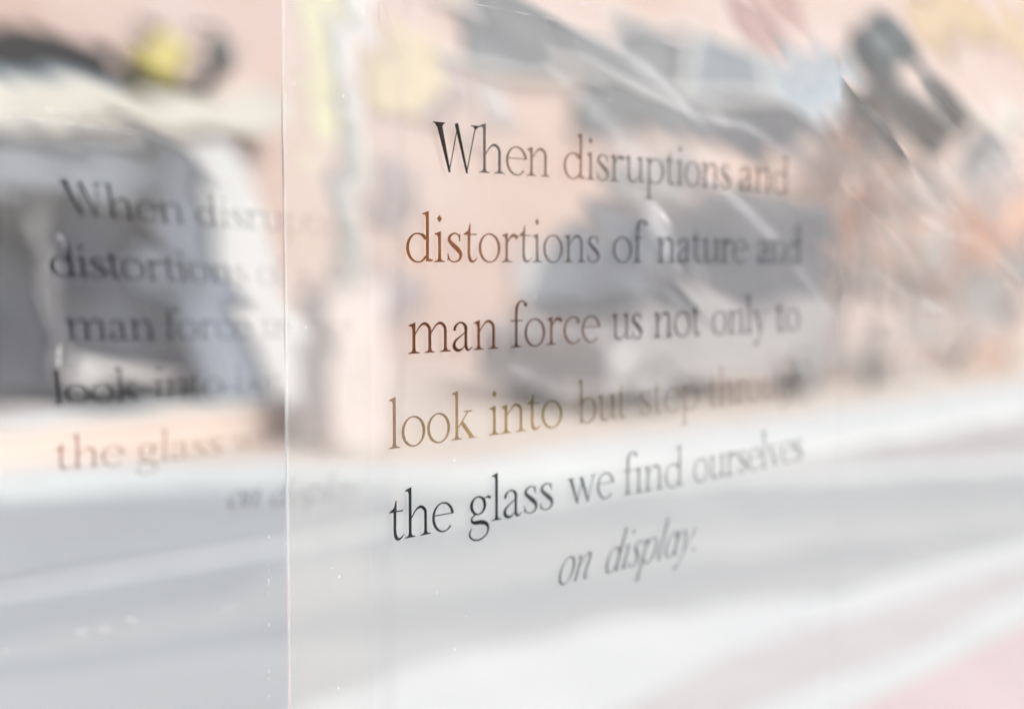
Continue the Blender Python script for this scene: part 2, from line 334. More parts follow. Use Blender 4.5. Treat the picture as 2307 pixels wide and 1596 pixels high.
# blocks of colour on the front: shutters, panes and panels
for nm, mt, q in (('shutter', 'yellow_cream', level(850, 975, 70, 235)), ('window', 'lilac_grey', level(975, 1030, 120, 260)),
                  ('window', 'lilac_grey', level(850, 945, 372, 486)), ('window', 'lilac_grey', level(815, 960, 612, 690)),
                  ('window', 'lilac_pale', level(1060, 1150, 180, 300)), ('window', 'lilac_pale', level(1160, 1300, 545, 660)),
                  ('door', 'red_brown', level(1690, 1800, -60, 62)), ('shutter', 'tan_panel', level(2080, 2330, -40, 66)),
                  ('window', 'blue_board', level(1760, 1890, 95, 175)), ('sill', 'cream', level(2150, 2330, 225, 265)),
                  ('window', 'glass_grey', level(2190, 2270, 300, 430)), ('window', 'lilac_grey', level(2200, 2306, 640, 720)),
                  ('panel', 'pale_grey', level(1180, 1300, 560, 700)), ('window', 'grey_paint', level(1370, 1560, 340, 440))):
    fpoly(q, -0.08 - 0.004 * random.random(), 0.0, nm, mt)
o = fpoly(level(-420, 262, 66, 146, 0), -0.35, 0.0, 'sign_board', 'black_board'); o['label'] = 'blank black fascia board'
o = fpoly(level(-420, 290, 149, 186, 0), -0.30, 0.0, 'fascia', 'blue_board')
o = fpoly([(262, 140), (330, 160), (440, 175), (510, 165), (470, 198), (380, 182), (262, 156)], -0.3, -0.05, 'sign_bracket', 'dark_metal')
# cream awning over the van
aw = empty('awning', street(0, B, 0), STREET); tag(aw, 'cream fabric awning fixed to the brick building above the van', 'awning')
q = [at_b(x, y, B - 0.4) for x, y in ((-300, 262), (30, 285), (330, 290), (640, 300), (640, 262), (-300, 225))]
q2 = [at_b(x, y, B) for x, y in ((-300, 200), (640, 262))]
mb = MB()
a0, a1 = q[0][0], q[3][0]
mb.prism([(a0, q[0][1]), (a1, q[3][1] + .02), (a1, q[3][1] + .42), (a0, q[0][1] + .42)], -0.42, -0.38)
mb.build('valance', 'cream', aw)
v = [(a0, -0.4, q[0][1] + .42), (a1, -0.4, q[3][1] + .42), (a1, -0.01, q[3][1] + .5), (a0, -0.01, q[0][1] + .5)]
vv = v + [(x, y, z - .02) for x, y, z in v]
mesh_obj('canopy', vv, [(0, 1, 2, 3), (7, 6, 5, 4), (0, 4, 5, 1), (1, 5, 6, 2), (2, 6, 7, 3), (3, 7, 4, 0)], 'cream', aw)

# ------------------------------------------------------------------ yellow lantern and grey lantern on brackets
def lantern(px, py, b, r, h, mat, label, name='wall_lantern', lean=0.0):
    a, z = at_b(px, py, b); e = empty(name, street(a, b, z - h / 2), STREET); tag(e, label, 'lantern')
    prof = [(0.0, 0), (r * .55, 0.0), (r * .8, h * .12), (r, h * .42), (r * .92, h * .72), (r * .55, h * .92), (0.0, h)]
    body = MB().lathe(prof).build('shade', mat, e, True); body.rotation_euler = (0, lean, 0)
    MB().lathe([(0, h), (r * .3, h), (r * .22, h * 1.12), (0, h * 1.15)]).build('cap', 'dark_metal', e, True)
    MB().tube([(0, 0, h * 1.1), (0, B - b - 0.02, h * 1.25)], 0.02).build('bracket', 'dark_metal', e)
    return e
lantern(342, 132, B - 0.36, 0.31, 0.52, 'yellow', 'yellow round lantern beside the end of the black sign board', lean=0.35)
lantern(490, 128, B - 0.5, 0.17, 0.5, 'grey_dim', 'dark grey lantern hanging right of the yellow one', )

# ------------------------------------------------------------------ white column and pale yellow pipe
def column(px, b, w, mat, label, name, cat, h=6.5):
    a, z = at_b(px, 592, b); e = empty(name, street(a, b, 0.085), STREET); tag(e, label, cat)
    MB().tube([(0, 0, .25), (0, 0, h)], w / 2, 20).build('shaft', mat, e, True)
    MB().lathe([(w * .8, 0), (w * .8, .12), (w * .62, .2), (w * .56, .26)], seg=20).build('base', mat, e, True)
    return e
post = column(786, 8.9, 0.24, 'white_paint', 'tall round white post on a pale brick pier right of the van', 'post', 'post')
MB().box(-.36, .22, -.2, .2, .05, 1.32).build('pier', 'pale_render', post)
MB().box(-.42, -.16, -.015, .015, 2.35, 5.2).build('banner', 'pale_yellow', post)
MB().tube([(-.45, 0, 5.1), (0, 0, 5.1)], .015, 8).build('banner_arm', 'white_paint', post)

# ------------------------------------------------------------------ van at the left
BV = 11.0
def side_pts(pts, b, a0): return [(at_b(x, y, b)[0] - a0, at_b(x, y, b)[1]) for x, y in pts]
av = at_b(-200, 900, BV)[0]
van = empty('van', street(av, BV, 0.085), STREET)
tag(van, 'white van with large grey side windows and a raked front pillar, parked at the left', 'van')
def vpart(pts, d0, d1, name, mat, parent=van, b=BV, a0=av):
    q = [(x, z - 0.085) for x, z in side_pts(pts, b, a0)]
    return MB().prism(q, d0, d1).build(name, mat, parent)
roofc = [tuple(p) for p in dense([(-420, 226), (0, 270), (250, 300), (436, 310), (516, 322), (578, 420), (616, 560), (662, 700), (718, 860), (744, 935)], 4)]
inner = [tuple(p) for p in dense([(-420, 236), (0, 281), (250, 312), (390, 330), (436, 352), (462, 440), (498, 560), (540, 690), (594, 810), (626, 905)], 4)]
# side frame: the white band between the outer outline and the glass
k = len(roofc); ring = []
q_o = [(x, z - .085) for x, z in side_pts(roofc, BV, av)]; q_i = [(x, z - .085) for x, z in side_pts(inner, BV, av)]
vs = [(x, 0, z) for x, z in q_o] + [(x, 0, z) for x, z in q_i] + [(x, .06, z) for x, z in q_o] + [(x, .06, z) for x, z in q_i]
fs = []
for i in range(k - 1):
    fs += [(i, k + i, k + i + 1, i + 1), (2 * k + i, 2 * k + i + 1, 3 * k + i + 1, 3 * k + i), (i, i + 1, 2 * k + i + 1, 2 * k + i), (k + i, 3 * k + i, 3 * k + i + 1, k + i + 1)]
mesh_obj('side_frame', vs, fs, 'white_body', van)
vpart(inner + [(640, 960), (-420, 900)], 0.02, 0.045, 'side_glass', 'van_glass')
vpart([(-420, 908), (640, 962), (728, 960), (728, 935), (640, 935), (-420, 880)], 0.0, 0.06, 'sill_panel', 'grey_stone')
# far wall, roof and floor of the van
vpart(roofc + [(728, 960), (-420, 905)], 1.40, 1.45, 'far_side', 'pale_grey')
vs = [(x, .06, z) for x, z in q_o] + [(x, 1.40, z) for x, z in q_o]
o = mesh_obj('roof', vs, [(i, i + 1, k + i + 1, k + i) for i in range(k - 1)], 'white_paint', van)
hA = at_b(728, 940, BV)[0] - av
MB().box(hA - 7.5, hA + .05, .06, 1.39, .18, .26).build('floor', 'dark_metal', van)
for ax in (hA - .75, hA - 4.0):
    for yy in (0.12, 1.15):
        t = MB().tube([(ax, yy, .33), (ax, yy + .2, .33)], .33, 24).build('wheel', 'tyre', van, True)
        MB().tube([(ax, yy - .01, .33), (ax, yy + .0, .33)], .19, 20).build('rim', 'grey_paint', t, True)
# seats and pillars seen through the glass
def vin(pts, d0, d1, name, mat): return vpart(pts, d0, d1, name, mat)
vin([(62, 470), (92, 480), (118, 620), (138, 780), (140, 850), (124, 850), (104, 660)], -.01, .0, 'door_pillar', 'grey_paint')
vin([(-200, 470), (-20, 400), (40, 420), (62, 560), (66, 860), (-200, 860)], .35, .75, 'seat', 'seat')
vin([(130, 560), (150, 500), (250, 470), (330, 490), (350, 590), (320, 655), (180, 660)], .3, .7, 'seat', 'seat')
vin([(66, 590), (110, 600), (150, 640), (180, 700), (190, 860), (66, 860)], .25, .6, 'seat', 'seat')
vin([(195, 690), (370, 660), (440, 720), (470, 800), (200, 810)], .35, .8, 'seat', 'seat_grey')
vin([(392, 345), (440, 345), (500, 560), (600, 830), (610, 900), (480, 880), (400, 640), (370, 480)], .10, .11, 'curtain', 'pale_curtain')  # pale panel added behind the glass to brighten this part of the window
vin([(-300, 300), (90, 310), (440, 345), (380, 440), (250, 430), (60, 440), (-300, 420)], .12, .16, 'sunshade', 'sunshade')  # second pale panel, added to lighten the upper part of the window
vin([(300, 580), (430, 570), (470, 600), (480, 655), (420, 665), (330, 640)], .06, .1, 'paper', 'white_paint')  # white sheet added to make the bright wedge in the window
vin([(180, 425), (260, 430), (250, 475), (190, 470)], .15, .2, 'sticker', 'cream')
vin([(150, 815), (320, 812), (410, 832), (380, 850), (160, 846)], -.02, .0, 'door_handle', 'white_paint')
# bonnet running down to the right of the pillar
vpart([(640, 905), (700, 880), (735, 900), (742, 960), (640, 960)], 0.001, 1.35, 'bonnet', 'white_body')

# low wall before the van
aw0 = at_b(-400, 592, 9.6)[0]; aw1 = at_b(850, 592, 9.6)[0]
lw = empty('low_wall', street(aw0, 9.6, .085), STREET); tag(lw, 'low peach rendered wall along the kerb, before the van', 'wall')
MB().box(0, aw1 - aw0, 0, .22, 0, .30).build('wall', 'peach_render', lw)
MB().box(-.02, aw1 - aw0 + .02, -.03, .25, .302, .35).build('coping', 'white_stone', lw)

# ------------------------------------------------------------------ grey people carrier in the centre
BC = 8.75
ac = at_b(1370, 900, BC)[0]; ac1 = at_b(1890, 900, BC)[0]; L = ac1 - ac
car = empty('parked_car', street(ac, BC, 0), STREET)
tag(car, 'grey people carrier with dark windows, parked by the white kerb in the centre', 'car')
def sc_(pts): return [(x * L, z * 2.35) for x, z in pts]
body = sc_([(0.0, .16), (.0, .42), (.06, .50), (.17, .54), (.20, .545), (.93, .56), (.985, .5), (1.0, .38), (1.0, .18), (.93, .15), (.88, .15)] )
body = sc_([(0, .17), (.0, .36), (.05, .43), (.2, .50), (.95, .52), (1, .42), (.995, .18)])
MB().prism(body, 0, 1.75).build('body', 'silver_paint', car)
cab = sc_([(.12, .505), (.24, .80), (.36, .92), (.50, .985), (.94, .985), (.985, .93), (.985, .525)])
MB().prism(cab, 0.12, 1.62).build('cabin', 'van_grey', car)
for a_, b_, c_, d_ in ((.18, .43, .29, .43), (.45, .68, .47, .68), (.70, .95, .70, .94)):
    pts = sc_([(a_, .53), (b_, .53), (d_, .90), (c_, .90 if c_ > .4 else .80)])
    MB().prism(pts, 0.10, 0.119).build('side_window', 'glass_dark', car)
MB().prism(sc_([(.115, .53), (.125, .51), (.245, .80), (.235, .81)]), .2, 1.55).build('windscreen', 'glass_blue', car)
for ax in (.17, .82):
    for y0 in (-.02, 1.57):
        w_ = MB().tube([(ax * L, y0, .33), (ax * L, y0 + .2, .33)], .33, 24).build('wheel', 'tyre', car, True)
        MB().tube([(ax * L, y0 - .012, .33), (ax * L, y0, .33)], .2, 18).build('rim', 'grey_paint', w_, True)
MB().box(.01 * L, .07 * L, -.012, .0, .62, .76).build('headlight', 'pale_grey', car)
MB().box(.955 * L, .985 * L, -.012, .0, .7, .95).build('tail_light', 'red_brown', car)
MB().prism(sc_([(.29, .60), (.315, .6), (.32, .66), (.285, .66)]), -.12, .09).build('wing_mirror', 'pale_grey', car)
MB().box(.06 * L, .94 * L, -.014, .0, .46, .52).build('side_strip', 'lilac_grey', car)
MB().prism(sc_([(.52, .987), (.92, .987), (.92, 1.005), (.52, 1.005)]), .25, .29).build('roof_rail', 'dark_metal', car)

# ------------------------------------------------------------------ globe lamp, hanging basket, parasol
BL = 8.3
al, zl = at_b(1972, 122, BL)
lamp = empty('street_lamp', street(al, BL, .085), STREET); tag(lamp, 'street lamp with a dark teal globe head on a pale pole, upper right', 'street lamp')
MB().tube([(0, 0, 0), (0, 0, zl - .4)], [.045, .035], 14).build('pole', 'grey_fabric', lamp, True)
pr = [(.38 * math.sin(math.pi * i / 14), zl - .085 - .42 * math.cos(math.pi * i / 14)) for i in range(15)]
MB().lathe(pr).build('globe', 'teal_dark', lamp, True)
MB().lathe([(.1, zl - .6), (.16, zl - .52), (.2, zl - .4)]).build('collar', 'dark_metal', lamp, True)
MB().tube([(0, 0, zl - 1.3), (.55, 0, zl - .95)], .025).build('arm', 'dark_metal', lamp)
ab_, zb = at_b(2082, 305, BL)
bk = empty('hanging_basket', street(ab_, BL, zb - .3), STREET); tag(bk, 'dark brown hanging basket of dry plants below right of the globe lamp', 'basket')
pr = [(0, 0), (.18, .0), (.31, .12), (.34, .27), (.3, .42), (0, .45)]
o = MB().lathe(pr).build('bowl', 'brown_dark', bk, True)
tf = MB()
for i in range(300):
    d = Vector((random.gauss(0, .15), random.gauss(0, .15), .4 + random.gauss(0, .16))); s_ = random.uniform(.04, .08)
    u = Vector((random.gauss(0, 1), random.gauss(0, 1), random.gauss(0, 1))).normalized(); w_ = u.orthogonal().normalized()
    tf.add([d, d + u * s_, d + u * s_ * 1.1 + w_ * s_ * .6, d + w_ * s_ * .5], [(0, 1, 2, 3)])
tf.build('foliage', 'brown_dark', bk)
MB().tube([(0, 0, .3), (-.1, 0, .9)], .01, 6).build('chain', 'dark_metal', bk)
BP = 8.95
ap, zp = at_b(2050, 250, BP)
par = empty('parasol', street(ap, BP, .085), STREET); tag(par, 'grey cafe parasol tilted down to the right behind the globe lamp', 'parasol')
hub = Vector((0, 0, zp + .22)); segs = 8; rim = []
for j in range(segs):
    t = 2 * math.pi * (j + .5) / segs
    p = Matrix.Rotation(math.radians(24), 3, 'Y') @ Vector((0.78 * math.cos(t), 0.78 * math.sin(t), -.32)); rim.append(hub + p)
for j in range(segs):
    a_, b_ = rim[j], rim[(j + 1) % segs]; dn = Vector((0, 0, -.16))
    mesh_obj('canopy_panel', [hub, a_, b_, a_ + dn, b_ + dn], [(0, 1, 2), (1, 3, 4, 2)], 'grey_fabric', par)
    MB().tube([hub - Vector((0, 0, .03)), a_ - Vector((0, 0, .03))], .012, 6).build('rib', 'dark_metal', par)
MB().tube([(0, 0, 0), (0, 0, zp + .3)], .03, 10).build('pole', 'dark_metal', par, True)
MB().lathe([(0, 0), (.3, 0), (.3, .08), (.06, .12)]).build('foot', 'grey_stone', par, True)

# ------------------------------------------------------------------ small trees and shrubs with peach and grey green foliage
def plant(px, base_b, trunk_h, crown, n, label, mats, name='shrub', cat='shrub', leaf=.1):
    a, _ = at_b(px, 592, base_b)
    e = empty(name, street(a, base_b, .085), STREET + random.uniform(-1, 1)); tag(e, label, cat, 'small trees along the far pavement' if cat == 'tree' else 'low shrubs round the lamp pole')
    tb = MB()
    tops = []
    tb.tube([(0, 0, 0), (.03, .02, trunk_h * .5), (0, 0, trunk_h)], [.07, .055, .04], 8)
    for i in range(6):
        t = i * 1.05; q = Vector((math.cos(t) * crown[0] * .6, math.sin(t) * crown[0] * .6, trunk_h + crown[1] * random.uniform(.3, .9)))
        tb.tube([(0, 0, trunk_h * .9), q * .6 + Vector((0, 0, trunk_h * .35)), q], [.035, .025, .01], 6); tops.append(q)
    tb.build('trunk', 'bark', e, True)
    for mi, mt in enumerate(mats):
        f = MB()
        for c in range(int(n / 130)):
            while True:
                p = Vector((random.uniform(-1, 1), random.uniform(-1, 1), random.uniform(-1, 1)))
                if .25 < p.length < 1: break
            cc = Vector((p.x * crown[0], p.y * crown[0], trunk_h + crown[1] * .5 + p.z * crown[1] * .62))
            for i in range(60):
                d = cc + Vector((random.gauss(0, .17), random.gauss(0, .17), random.gauss(0, .16))); s_ = random.uniform(.9, 1.6) * leaf
                u = Vector((random.gauss(0, 1), random.gauss(0, 1), random.gauss(0, .6))).normalized(); w_ = u.orthogonal().normalized()
                f.add([d, d + u * s_ * .6 + w_ * s_ * .3, d + u * s_, d + u * s_ * .6 - w_ * s_ * .3], [(0, 1, 2, 3)])
        f.build('foliage', mt, e)
plant(1905, 9.7, 1.0, (.85, 2.0), 1300, 'small peach and grey leaved tree just right of the parked car', ('leaf_peach', 'leaf_grey', 'leaf_pink'), 'small_tree', 'tree', .12)
plant(2090, 9.5, .9, (1.0, 2.2), 1500, 'salmon leaved tree behind the hanging basket', ('leaf_pink', 'leaf_peach', 'leaf_grey'), 'small_tree', 'tree', .12)
plant(2270, 9.3, .8, (1.1, 2.0), 1500, 'peach leaved tree at the far end of the white kerb', ('leaf_peach', 'leaf_pink', 'leaf_grey'), 'small_tree', 'tree', .13)
plant(1990, 8.9, .15, (.5, .7), 500, 'low grey green shrub at the foot of the lamp pole', ('leaf_grey', 'leaf_pink'), 'shrub', 'shrub', .09)
plant(2160, 8.8, .15, (.6, .65), 500, 'low peach shrub right of the lamp pole by the kerb', ('leaf_peach', 'leaf_grey'), 'shrub', 'shrub', .09)

# ------------------------------------------------------------------ lettering: glyph outlines (x height 1)
SW = 0.108
def quad(*p): return [list(p)]
def stem(x, y0, y1, w=SW): return [[(x - w / 2, y0), (x + w / 2, y0), (x + w / 2, y1), (x - w / 2, y1)]]
def foot(x, y=0.0, l=.2, r=.2, w=SW):
    h = w / 2; return [[(x - l, y), (x + r, y), (x + r, y + .03), (x + h + .03, y + .06), (x + h, y + .15), (x - h, y + .15), (x - h - .03, y + .06), (x - l, y + .03)]]
def flag(x, y, w=SW):
    h = w / 2; return [[(x + h, y + .04), (x - h - .13, y - .05), (x - h - .13, y - .085), (x - h - .03, y - .1), (x - h, y - .2), (x + h, y - .22)]]
def spl(pts, n=7):
    P = [Vector(p) for p in pts]; out = []
    for i in range(len(P) - 1):
        p0, p1, p2, p3 = P[max(i - 1, 0)], P[i], P[i + 1], P[min(i + 2, len(P) - 1)]
        for k in range(n):
            t = k / n; out.append(0.5 * ((2 * p1) + (p2 - p0) * t + (2 * p0 - 5 * p1 + 4 * p2 - p3) * t * t + (3 * p1 - p0 - 3 * p2 + p3) * t ** 3))
    out.append(P[-1])
    L_, R_ = [], []
    for i, p in enumerate(out):
        d = (out[min(i + 1, len(out) - 1)] - out[max(i - 1, 0)]); d = Vector((d.x, d.y)).normalized(); nn = Vector((-d.y, d.x)); w = max(p.z, .02) / 2
        L_.append((p.x + nn.x * w, p.y + nn.y * w)); R_.append((p.x - nn.x * w, p.y - nn.y * w))
    return [[L_[i], L_[i + 1], R_[i + 1], R_[i]] for i in range(len(out) - 1)]
def ring_(cx, cy, rx, ry, a0=0, a1=360, wt=SW, wn=.05, tilt=0.0, n=28):
    out = []; tl = math.radians(tilt)
    def P(t):
        w = wn + (wt - wn) * abs(math.cos(t + tl)) ** 1.4
        c, s = math.cos(t), math.sin(t)
        d = Vector((c / rx, s / ry)).normalized()
        o = Vector((cx + rx * c, cy + ry * s)); i = o - d * w
        return tuple(o), tuple(i)
    for k in range(n):
        t0 = math.radians(a0 + (a1 - a0) * k / n); t1 = math.radians(a0 + (a1 - a0) * (k + 1) / n)
        (o0, i0), (o1, i1) = P(t0), P(t1); out.append([o0, o1, i1, i0])
    return out
def dot(x, y, rx=.095, ry=.13): return [[(x - rx, y), (x, y - ry), (x + rx, y), (x, y + ry)]]
def blob(x, y, r): return [[(x + r * math.cos(t * math.pi / 4), y + r * math.sin(t * math.pi / 4)) for t in range(8)]]
def arch(x0, x1):
    return spl([(x0, .62, .04), (x0 + (x1 - x0) * .35, .9, .055), (x0 + (x1 - x0) * .68, .98, .1), (x1 - .02, .84, SW), (x1, .62, SW)]) + stem(x1, 0, .63)
GL = {}
GL['l'] = (stem(.22, 0, 1.66) + foot(.22) + flag(.22, 1.66), .44)
GL['1'] = (stem(.22, 0, 1.0) + foot(.22) + flag(.22, 1.0), .44)                 # dotless
GL['i'] = (GL['1'][0] + dot(.22, 1.45), .44)
GL['h'] = (stem(.22, 0, 1.66) + foot(.22) + flag(.22, 1.66) + arch(.25, .80) + foot(.80), 1.02)
GL['n'] = (stem(.22, 0, 1.0) + foot(.22) + flag(.22, 1.0) + arch(.25, .80) + foot(.80), 1.02)
GL['m'] = (stem(.22, 0, 1.0) + foot(.22) + flag(.22, 1.0) + arch(.25, .78) + foot(.78, r=.18, l=.18) + arch(.80, 1.34) + foot(1.34), 1.56)
GL['r'] = (stem(.22, 0, 1.0) + foot(.22, r=.24) + flag(.22, 1.0) + spl([(.26, .68, .04), (.36, .86, .07), (.48, .95, .12), (.60, .92, .12)]) + blob(.62, .89, .08), .70)
GL['u'] = (stem(.22, .3, 1.0) + flag(.22, 1.0) + spl([(.22, .34, SW), (.24, .14, .13), (.38, .03, .08), (.55, .07, .055), (.76, .30, .04)]) + stem(.80, .03, 1.0) + flag(.80, 1.0) + quad((.86, .0), (1.0, .05), (1.0, .08), (.86, .12)), 1.0)
GL['o'] = (ring_(.46, .49, .43, .52, tilt=-12), .92)
GL['c'] = (ring_(.47, .49, .43, .52, 52, 318, tilt=-12) + blob(.68, .80, .08), .80)
GL['e'] = (ring_(.46, .49, .43, .52, 8, 318, tilt=-12) + quad((.07, .56), (.86, .56), (.87, .60), (.07, .60)), .84)
GL['s'] = (spl([(.52, .74, .04), (.49, .90, .05), (.34, .975, .055), (.17, .88, .09), (.14, .74, .12), (.26, .60, .15), (.44, .44, .17), (.56, .28, .13), (.53, .10, .08), (.36, .01, .05), (.18, .05, .05), (.10, .22, .04), (.09, .27, .03)]) + quad((.50, .70), (.55, .70), (.55, .98), (.50, .93)) + quad((.07, .02), (.11, .06), (.11, .30), (.07, .30)), .66)
GL['t'] = (spl([(.22, 1.0, SW), (.22, .6, SW), (.22, .28, SW), (.27, .08, .12), (.38, .02, .08), (.50, .10, .04), (.55, .17, .02)]) + quad((.02, .93), (.52, .93), (.52, .975), (.02, .975)) + quad((.04, .975), (.155, .95), (.285, .95), (.285, 1.32), (.25, 1.32), (.18, 1.08)), .56)
GL['f'] = (stem(.22, 0, 1.25) + foot(.22) + spl([(.22, 1.2, SW), (.24, 1.42, .12), (.33, 1.6, .08), (.46, 1.65, .06), (.56, 1.60, .08)]) + blob(.60, 1.52, .085) + quad((.0, .93), (.48, .93), (.48, .975), (.0, .975)), .52)
GL['d'] = (ring_(.45, .47, .41, .50, 38, 322, tilt=-8) + stem(.80, .02, 1.66) + flag(.80, 1.66) + spl([(.76, .82, .05), (.6, .95, .05)]) + spl([(.76, .2, .05), (.62, .05, .05)]) + quad((.86, .0), (1.0, .04), (1.0, .07), (.86, .12)), 1.02)
GL['p'] = (stem(.22, -.6, 1.0) + flag(.22, 1.0) + foot(.22, -.6) + ring_(.54, .49, .43, .51, -142, 142, tilt=8), 1.02)
GL['b'] = (stem(.20, .06, 1.66) + flag(.20, 1.66) + ring_(.52, .48, .43, .50, -146, 142, tilt=8) + quad((.135, .07), (.16, -.02), (.28, .05), (.26, .12)), 1.0)
GL['a'] = (spl([(.12, .70, .10), (.15, .84, .09), (.28, .96, .055), (.42, .95, .08), (.53, .82, .12), (.54, .6, SW), (.54, .2, SW), (.58, .05, .11), (.66, .02, .06), (.78, .12, .03)]) + spl([(.52, .62, .04), (.34, .50, .05), (.16, .36, .08), (.10, .2, .12), (.16, .07, .13), (.30, .02, .09), (.44, .10, .05), (.53, .22, .04)]), .80)
GL['g'] = (ring_(.40, .66, .31, .34, tilt=-8, wt=.12) + spl([(.28, .36, .05), (.17, .26, .06), (.16, .14, .09), (.28, .07, .13), (.52, .06, .16), (.72, -.04, .13), (.78, -.22, .08), (.70, -.42, .06), (.46, -.55, .06), (.22, -.52, .06), (.08, -.36, .07), (.10, -.20, .05), (.16, -.10, .03)]) + spl([(.62, .86, .05), (.74, .92, .06), (.82, .93, .09)]) + blob(.83, .89, .06), .88)
GL['k'] = (stem(.22, 0, 1.66) + foot(.22) + flag(.22, 1.66) + quad((.27, .44), (.30, .40), (.68, .94), (.62, .94)) + quad((.50, .93), (.82, .93), (.82, .975), (.50, .975)) + quad((.36, .54), (.46, .64), (.90, .03), (.74, .0)) + quad((.66, 0), (1.0, 0), (1.0, .035), (.66, .035)), 1.0)
GL['w'] = (quad((.10, .96), (.27, .96), (.56, -.02), (.46, -.02)) + quad((.46, -.02), (.51, -.02), (.78, .96), (.73, .96)) + quad((.60, .96), (.77, .96), (1.06, -.02), (.96, -.02)) + quad((.97, -.02), (1.02, -.02), (1.30, .96), (1.25, .96)) + quad((0, .94), (.38, .94), (.38, .975), (0, .975)) + quad((1.12, .94), (1.42, .94), (1.42, .975), (1.12, .975)), 1.42)
GL['v'] = (quad((.10, .96), (.27, .96), (.56, -.02), (.46, -.02)) + quad((.46, -.02), (.51, -.02), (.80, .96), (.75, .96)) + quad((0, .94), (.38, .94), (.38, .975), (0, .975)) + quad((.62, .94), (.92, .94), (.92, .975), (.62, .975)), .90)
GL['y'] = (GL['v'][0] + spl([(.50, .02, .05), (.42, -.22, .05), (.32, -.42, .07), (.22, -.52, .09)]) + blob(.20, -.50, .09), .90)
GL['W'] = (quad((.14, 1.6), (.40, 1.6), (.80, -.03), (.70, -.03)) + quad((.70, -.03), (.75, -.03), (1.12, 1.45), (1.07, 1.45)) + quad((.98, 1.6), (1.14, 1.66), (1.60, -.03), (1.50, -.03)) + quad((1.50, -.03), (1.55, -.03), (1.98, 1.6), (1.92, 1.6)) + quad((0, 1.58), (.56, 1.58), (.56, 1.62), (0, 1.62)) + quad((.08, 1.58), (.5, 1.58), (.40, 1.45), (.18, 1.45)) + quad((1.72, 1.58), (2.18, 1.58), (2.18, 1.62), (1.72, 1.62)) + quad((1.82, 1.58), (2.10, 1.58), (1.97, 1.48), (1.92, 1.48)), 2.2)
GL['.'] = (dot(.14, .08, .09, .10), .3)
# italic forms, still upright here; sheared when set
IT = {}
iw = .105
IT['o'] = (ring_(.36, .49, .33, .52, tilt=-20, wt=iw, wn=.045), .72)
IT['n'] = (stem(.16, 0, .9, iw) + spl([(.0, .80, .03), (.08, .93, .05), (.16, .86, iw)]) + spl([(.18, .5, .035), (.34, .86, .045), (.5, .98, .08), (.59, .84, iw), (.57, .55, iw), (.55, .2, iw), (.6, .03, .08), (.70, .06, .04), (.77, .2, .03)]), .80)
IT['d'] = (ring_(.34, .47, .30, .50, 30, 330, tilt=-14, wt=iw, wn=.04) + stem(.60, .12, 1.62, iw) + quad((.5, 1.56), (.65, 1.6), (.65, 1.66), (.5, 1.6)) + spl([(.60, .2, iw), (.63, .04, .08), (.72, .05, .04), (.78, .18, .03)]), .80)
IT['i'] = (spl([(.0, .80, .03), (.08, .94, .05), (.15, .84, iw), (.15, .5, iw), (.15, .16, iw), (.2, .02, .08), (.28, .06, .04), (.34, .2, .03)]) + dot(.20, 1.40, .08, .10), .38)
IT['s'] = (spl([(.42, .76, .05), (.40, .92, .05), (.27, .975, .05), (.13, .86, .08), (.16, .68, .12), (.30, .5, .13), (.38, .3, .13), (.34, .1, .08), (.2, .01, .05), (.07, .06, .05), (.03, .22, .05)]), .50)
IT['p'] = (stem(.16, -.6, .95, iw) + spl([(.0, .80, .03), (.08, .96, .05), (.16, .9, iw)]) + quad((.02, -.6), (.32, -.6), (.32, -.565), (.02, -.565)) + ring_(.44, .49, .32, .52, -150, 150, tilt=14, wt=iw, wn=.045), .82)
IT['l'] = (stem(.15, .14, 1.62, iw) + quad((.04, 1.56), (.2, 1.6), (.2, 1.66), (.04, 1.6)) + spl([(.15, .2, iw), (.19, .03, .08), (.27, .06, .04), (.33, .2, .03)]), .36)
IT['a'] = (ring_(.34, .48, .30, .50, 20, 330, tilt=-14, wt=iw, wn=.04) + stem(.60, .12, .98, iw) + spl([(.60, .2, iw), (.63, .04, .08), (.72, .05, .04), (.78, .18, .03)]), .80)
IT['y'] = (spl([(.0, .84, .04), (.08, .95, .06), (.17, .80, .10), (.26, .45, .10), (.32, .05, .08)]) + spl([(.32, .08, .04), (.5, .5, .05), (.62, .80, .07), (.62, .95, .08)]) + spl([(.33, .08, .05), (.22, -.25, .05), (.08, -.48, .06)]) + blob(.04, -.5, .08), .70)
IT['.'] = (dot(.12, .07, .08, .09), .26)

def glyph_mesh(key, polys, shear=0.0):
    vs, fs = [], []
    def add(p):
        area = sum(p[i][0] * p[(i + 1) % len(p)][1] - p[(i + 1) % len(p)][0] * p[i][1] for i in range(len(p)))
        if abs(area) < 1e-6: return
        if area < 0: p = p[::-1]
        k = len(vs); vs.extend(Vector((x + shear * y, y)) for x, y in p); fs.append(list(range(k, k + len(p))))
    for p in polys:
        if len(p) == 4:                       # split, so that no twisted quad is left
            add([p[0], p[1], p[2]]); add([p[0], p[2], p[3]])
        else: add(p)
    ov, oe, of, _, _, orig = delaunay_2d_cdt(vs, [], fs, 0, 1e-5, True)
    faces = [f for f, o in zip(of, orig) if o]
    me = bpy.data.meshes.new('letter'); me.from_pydata([(v.x, 0, v.y) for v in ov], [], [tuple(f) for f in faces]); me.update()
    me.materials.append(M['ink'])
    bm = bmesh.new(); bm.from_mesh(me); loose = [v for v in bm.verts if not v.link_faces]
    bmesh.ops.delete(bm, geom=loose, context='VERTS'); bm.to_mesh(me); bm.free()
    return me
CACHE = {}
def glyph(ch, italic, shear):
    key = (ch, italic, round(shear, 3))
    if key not in CACHE:
        CACHE[key] = glyph_mesh(ch, (IT if italic else GL)[ch][0], shear)
    return CACHE[key]

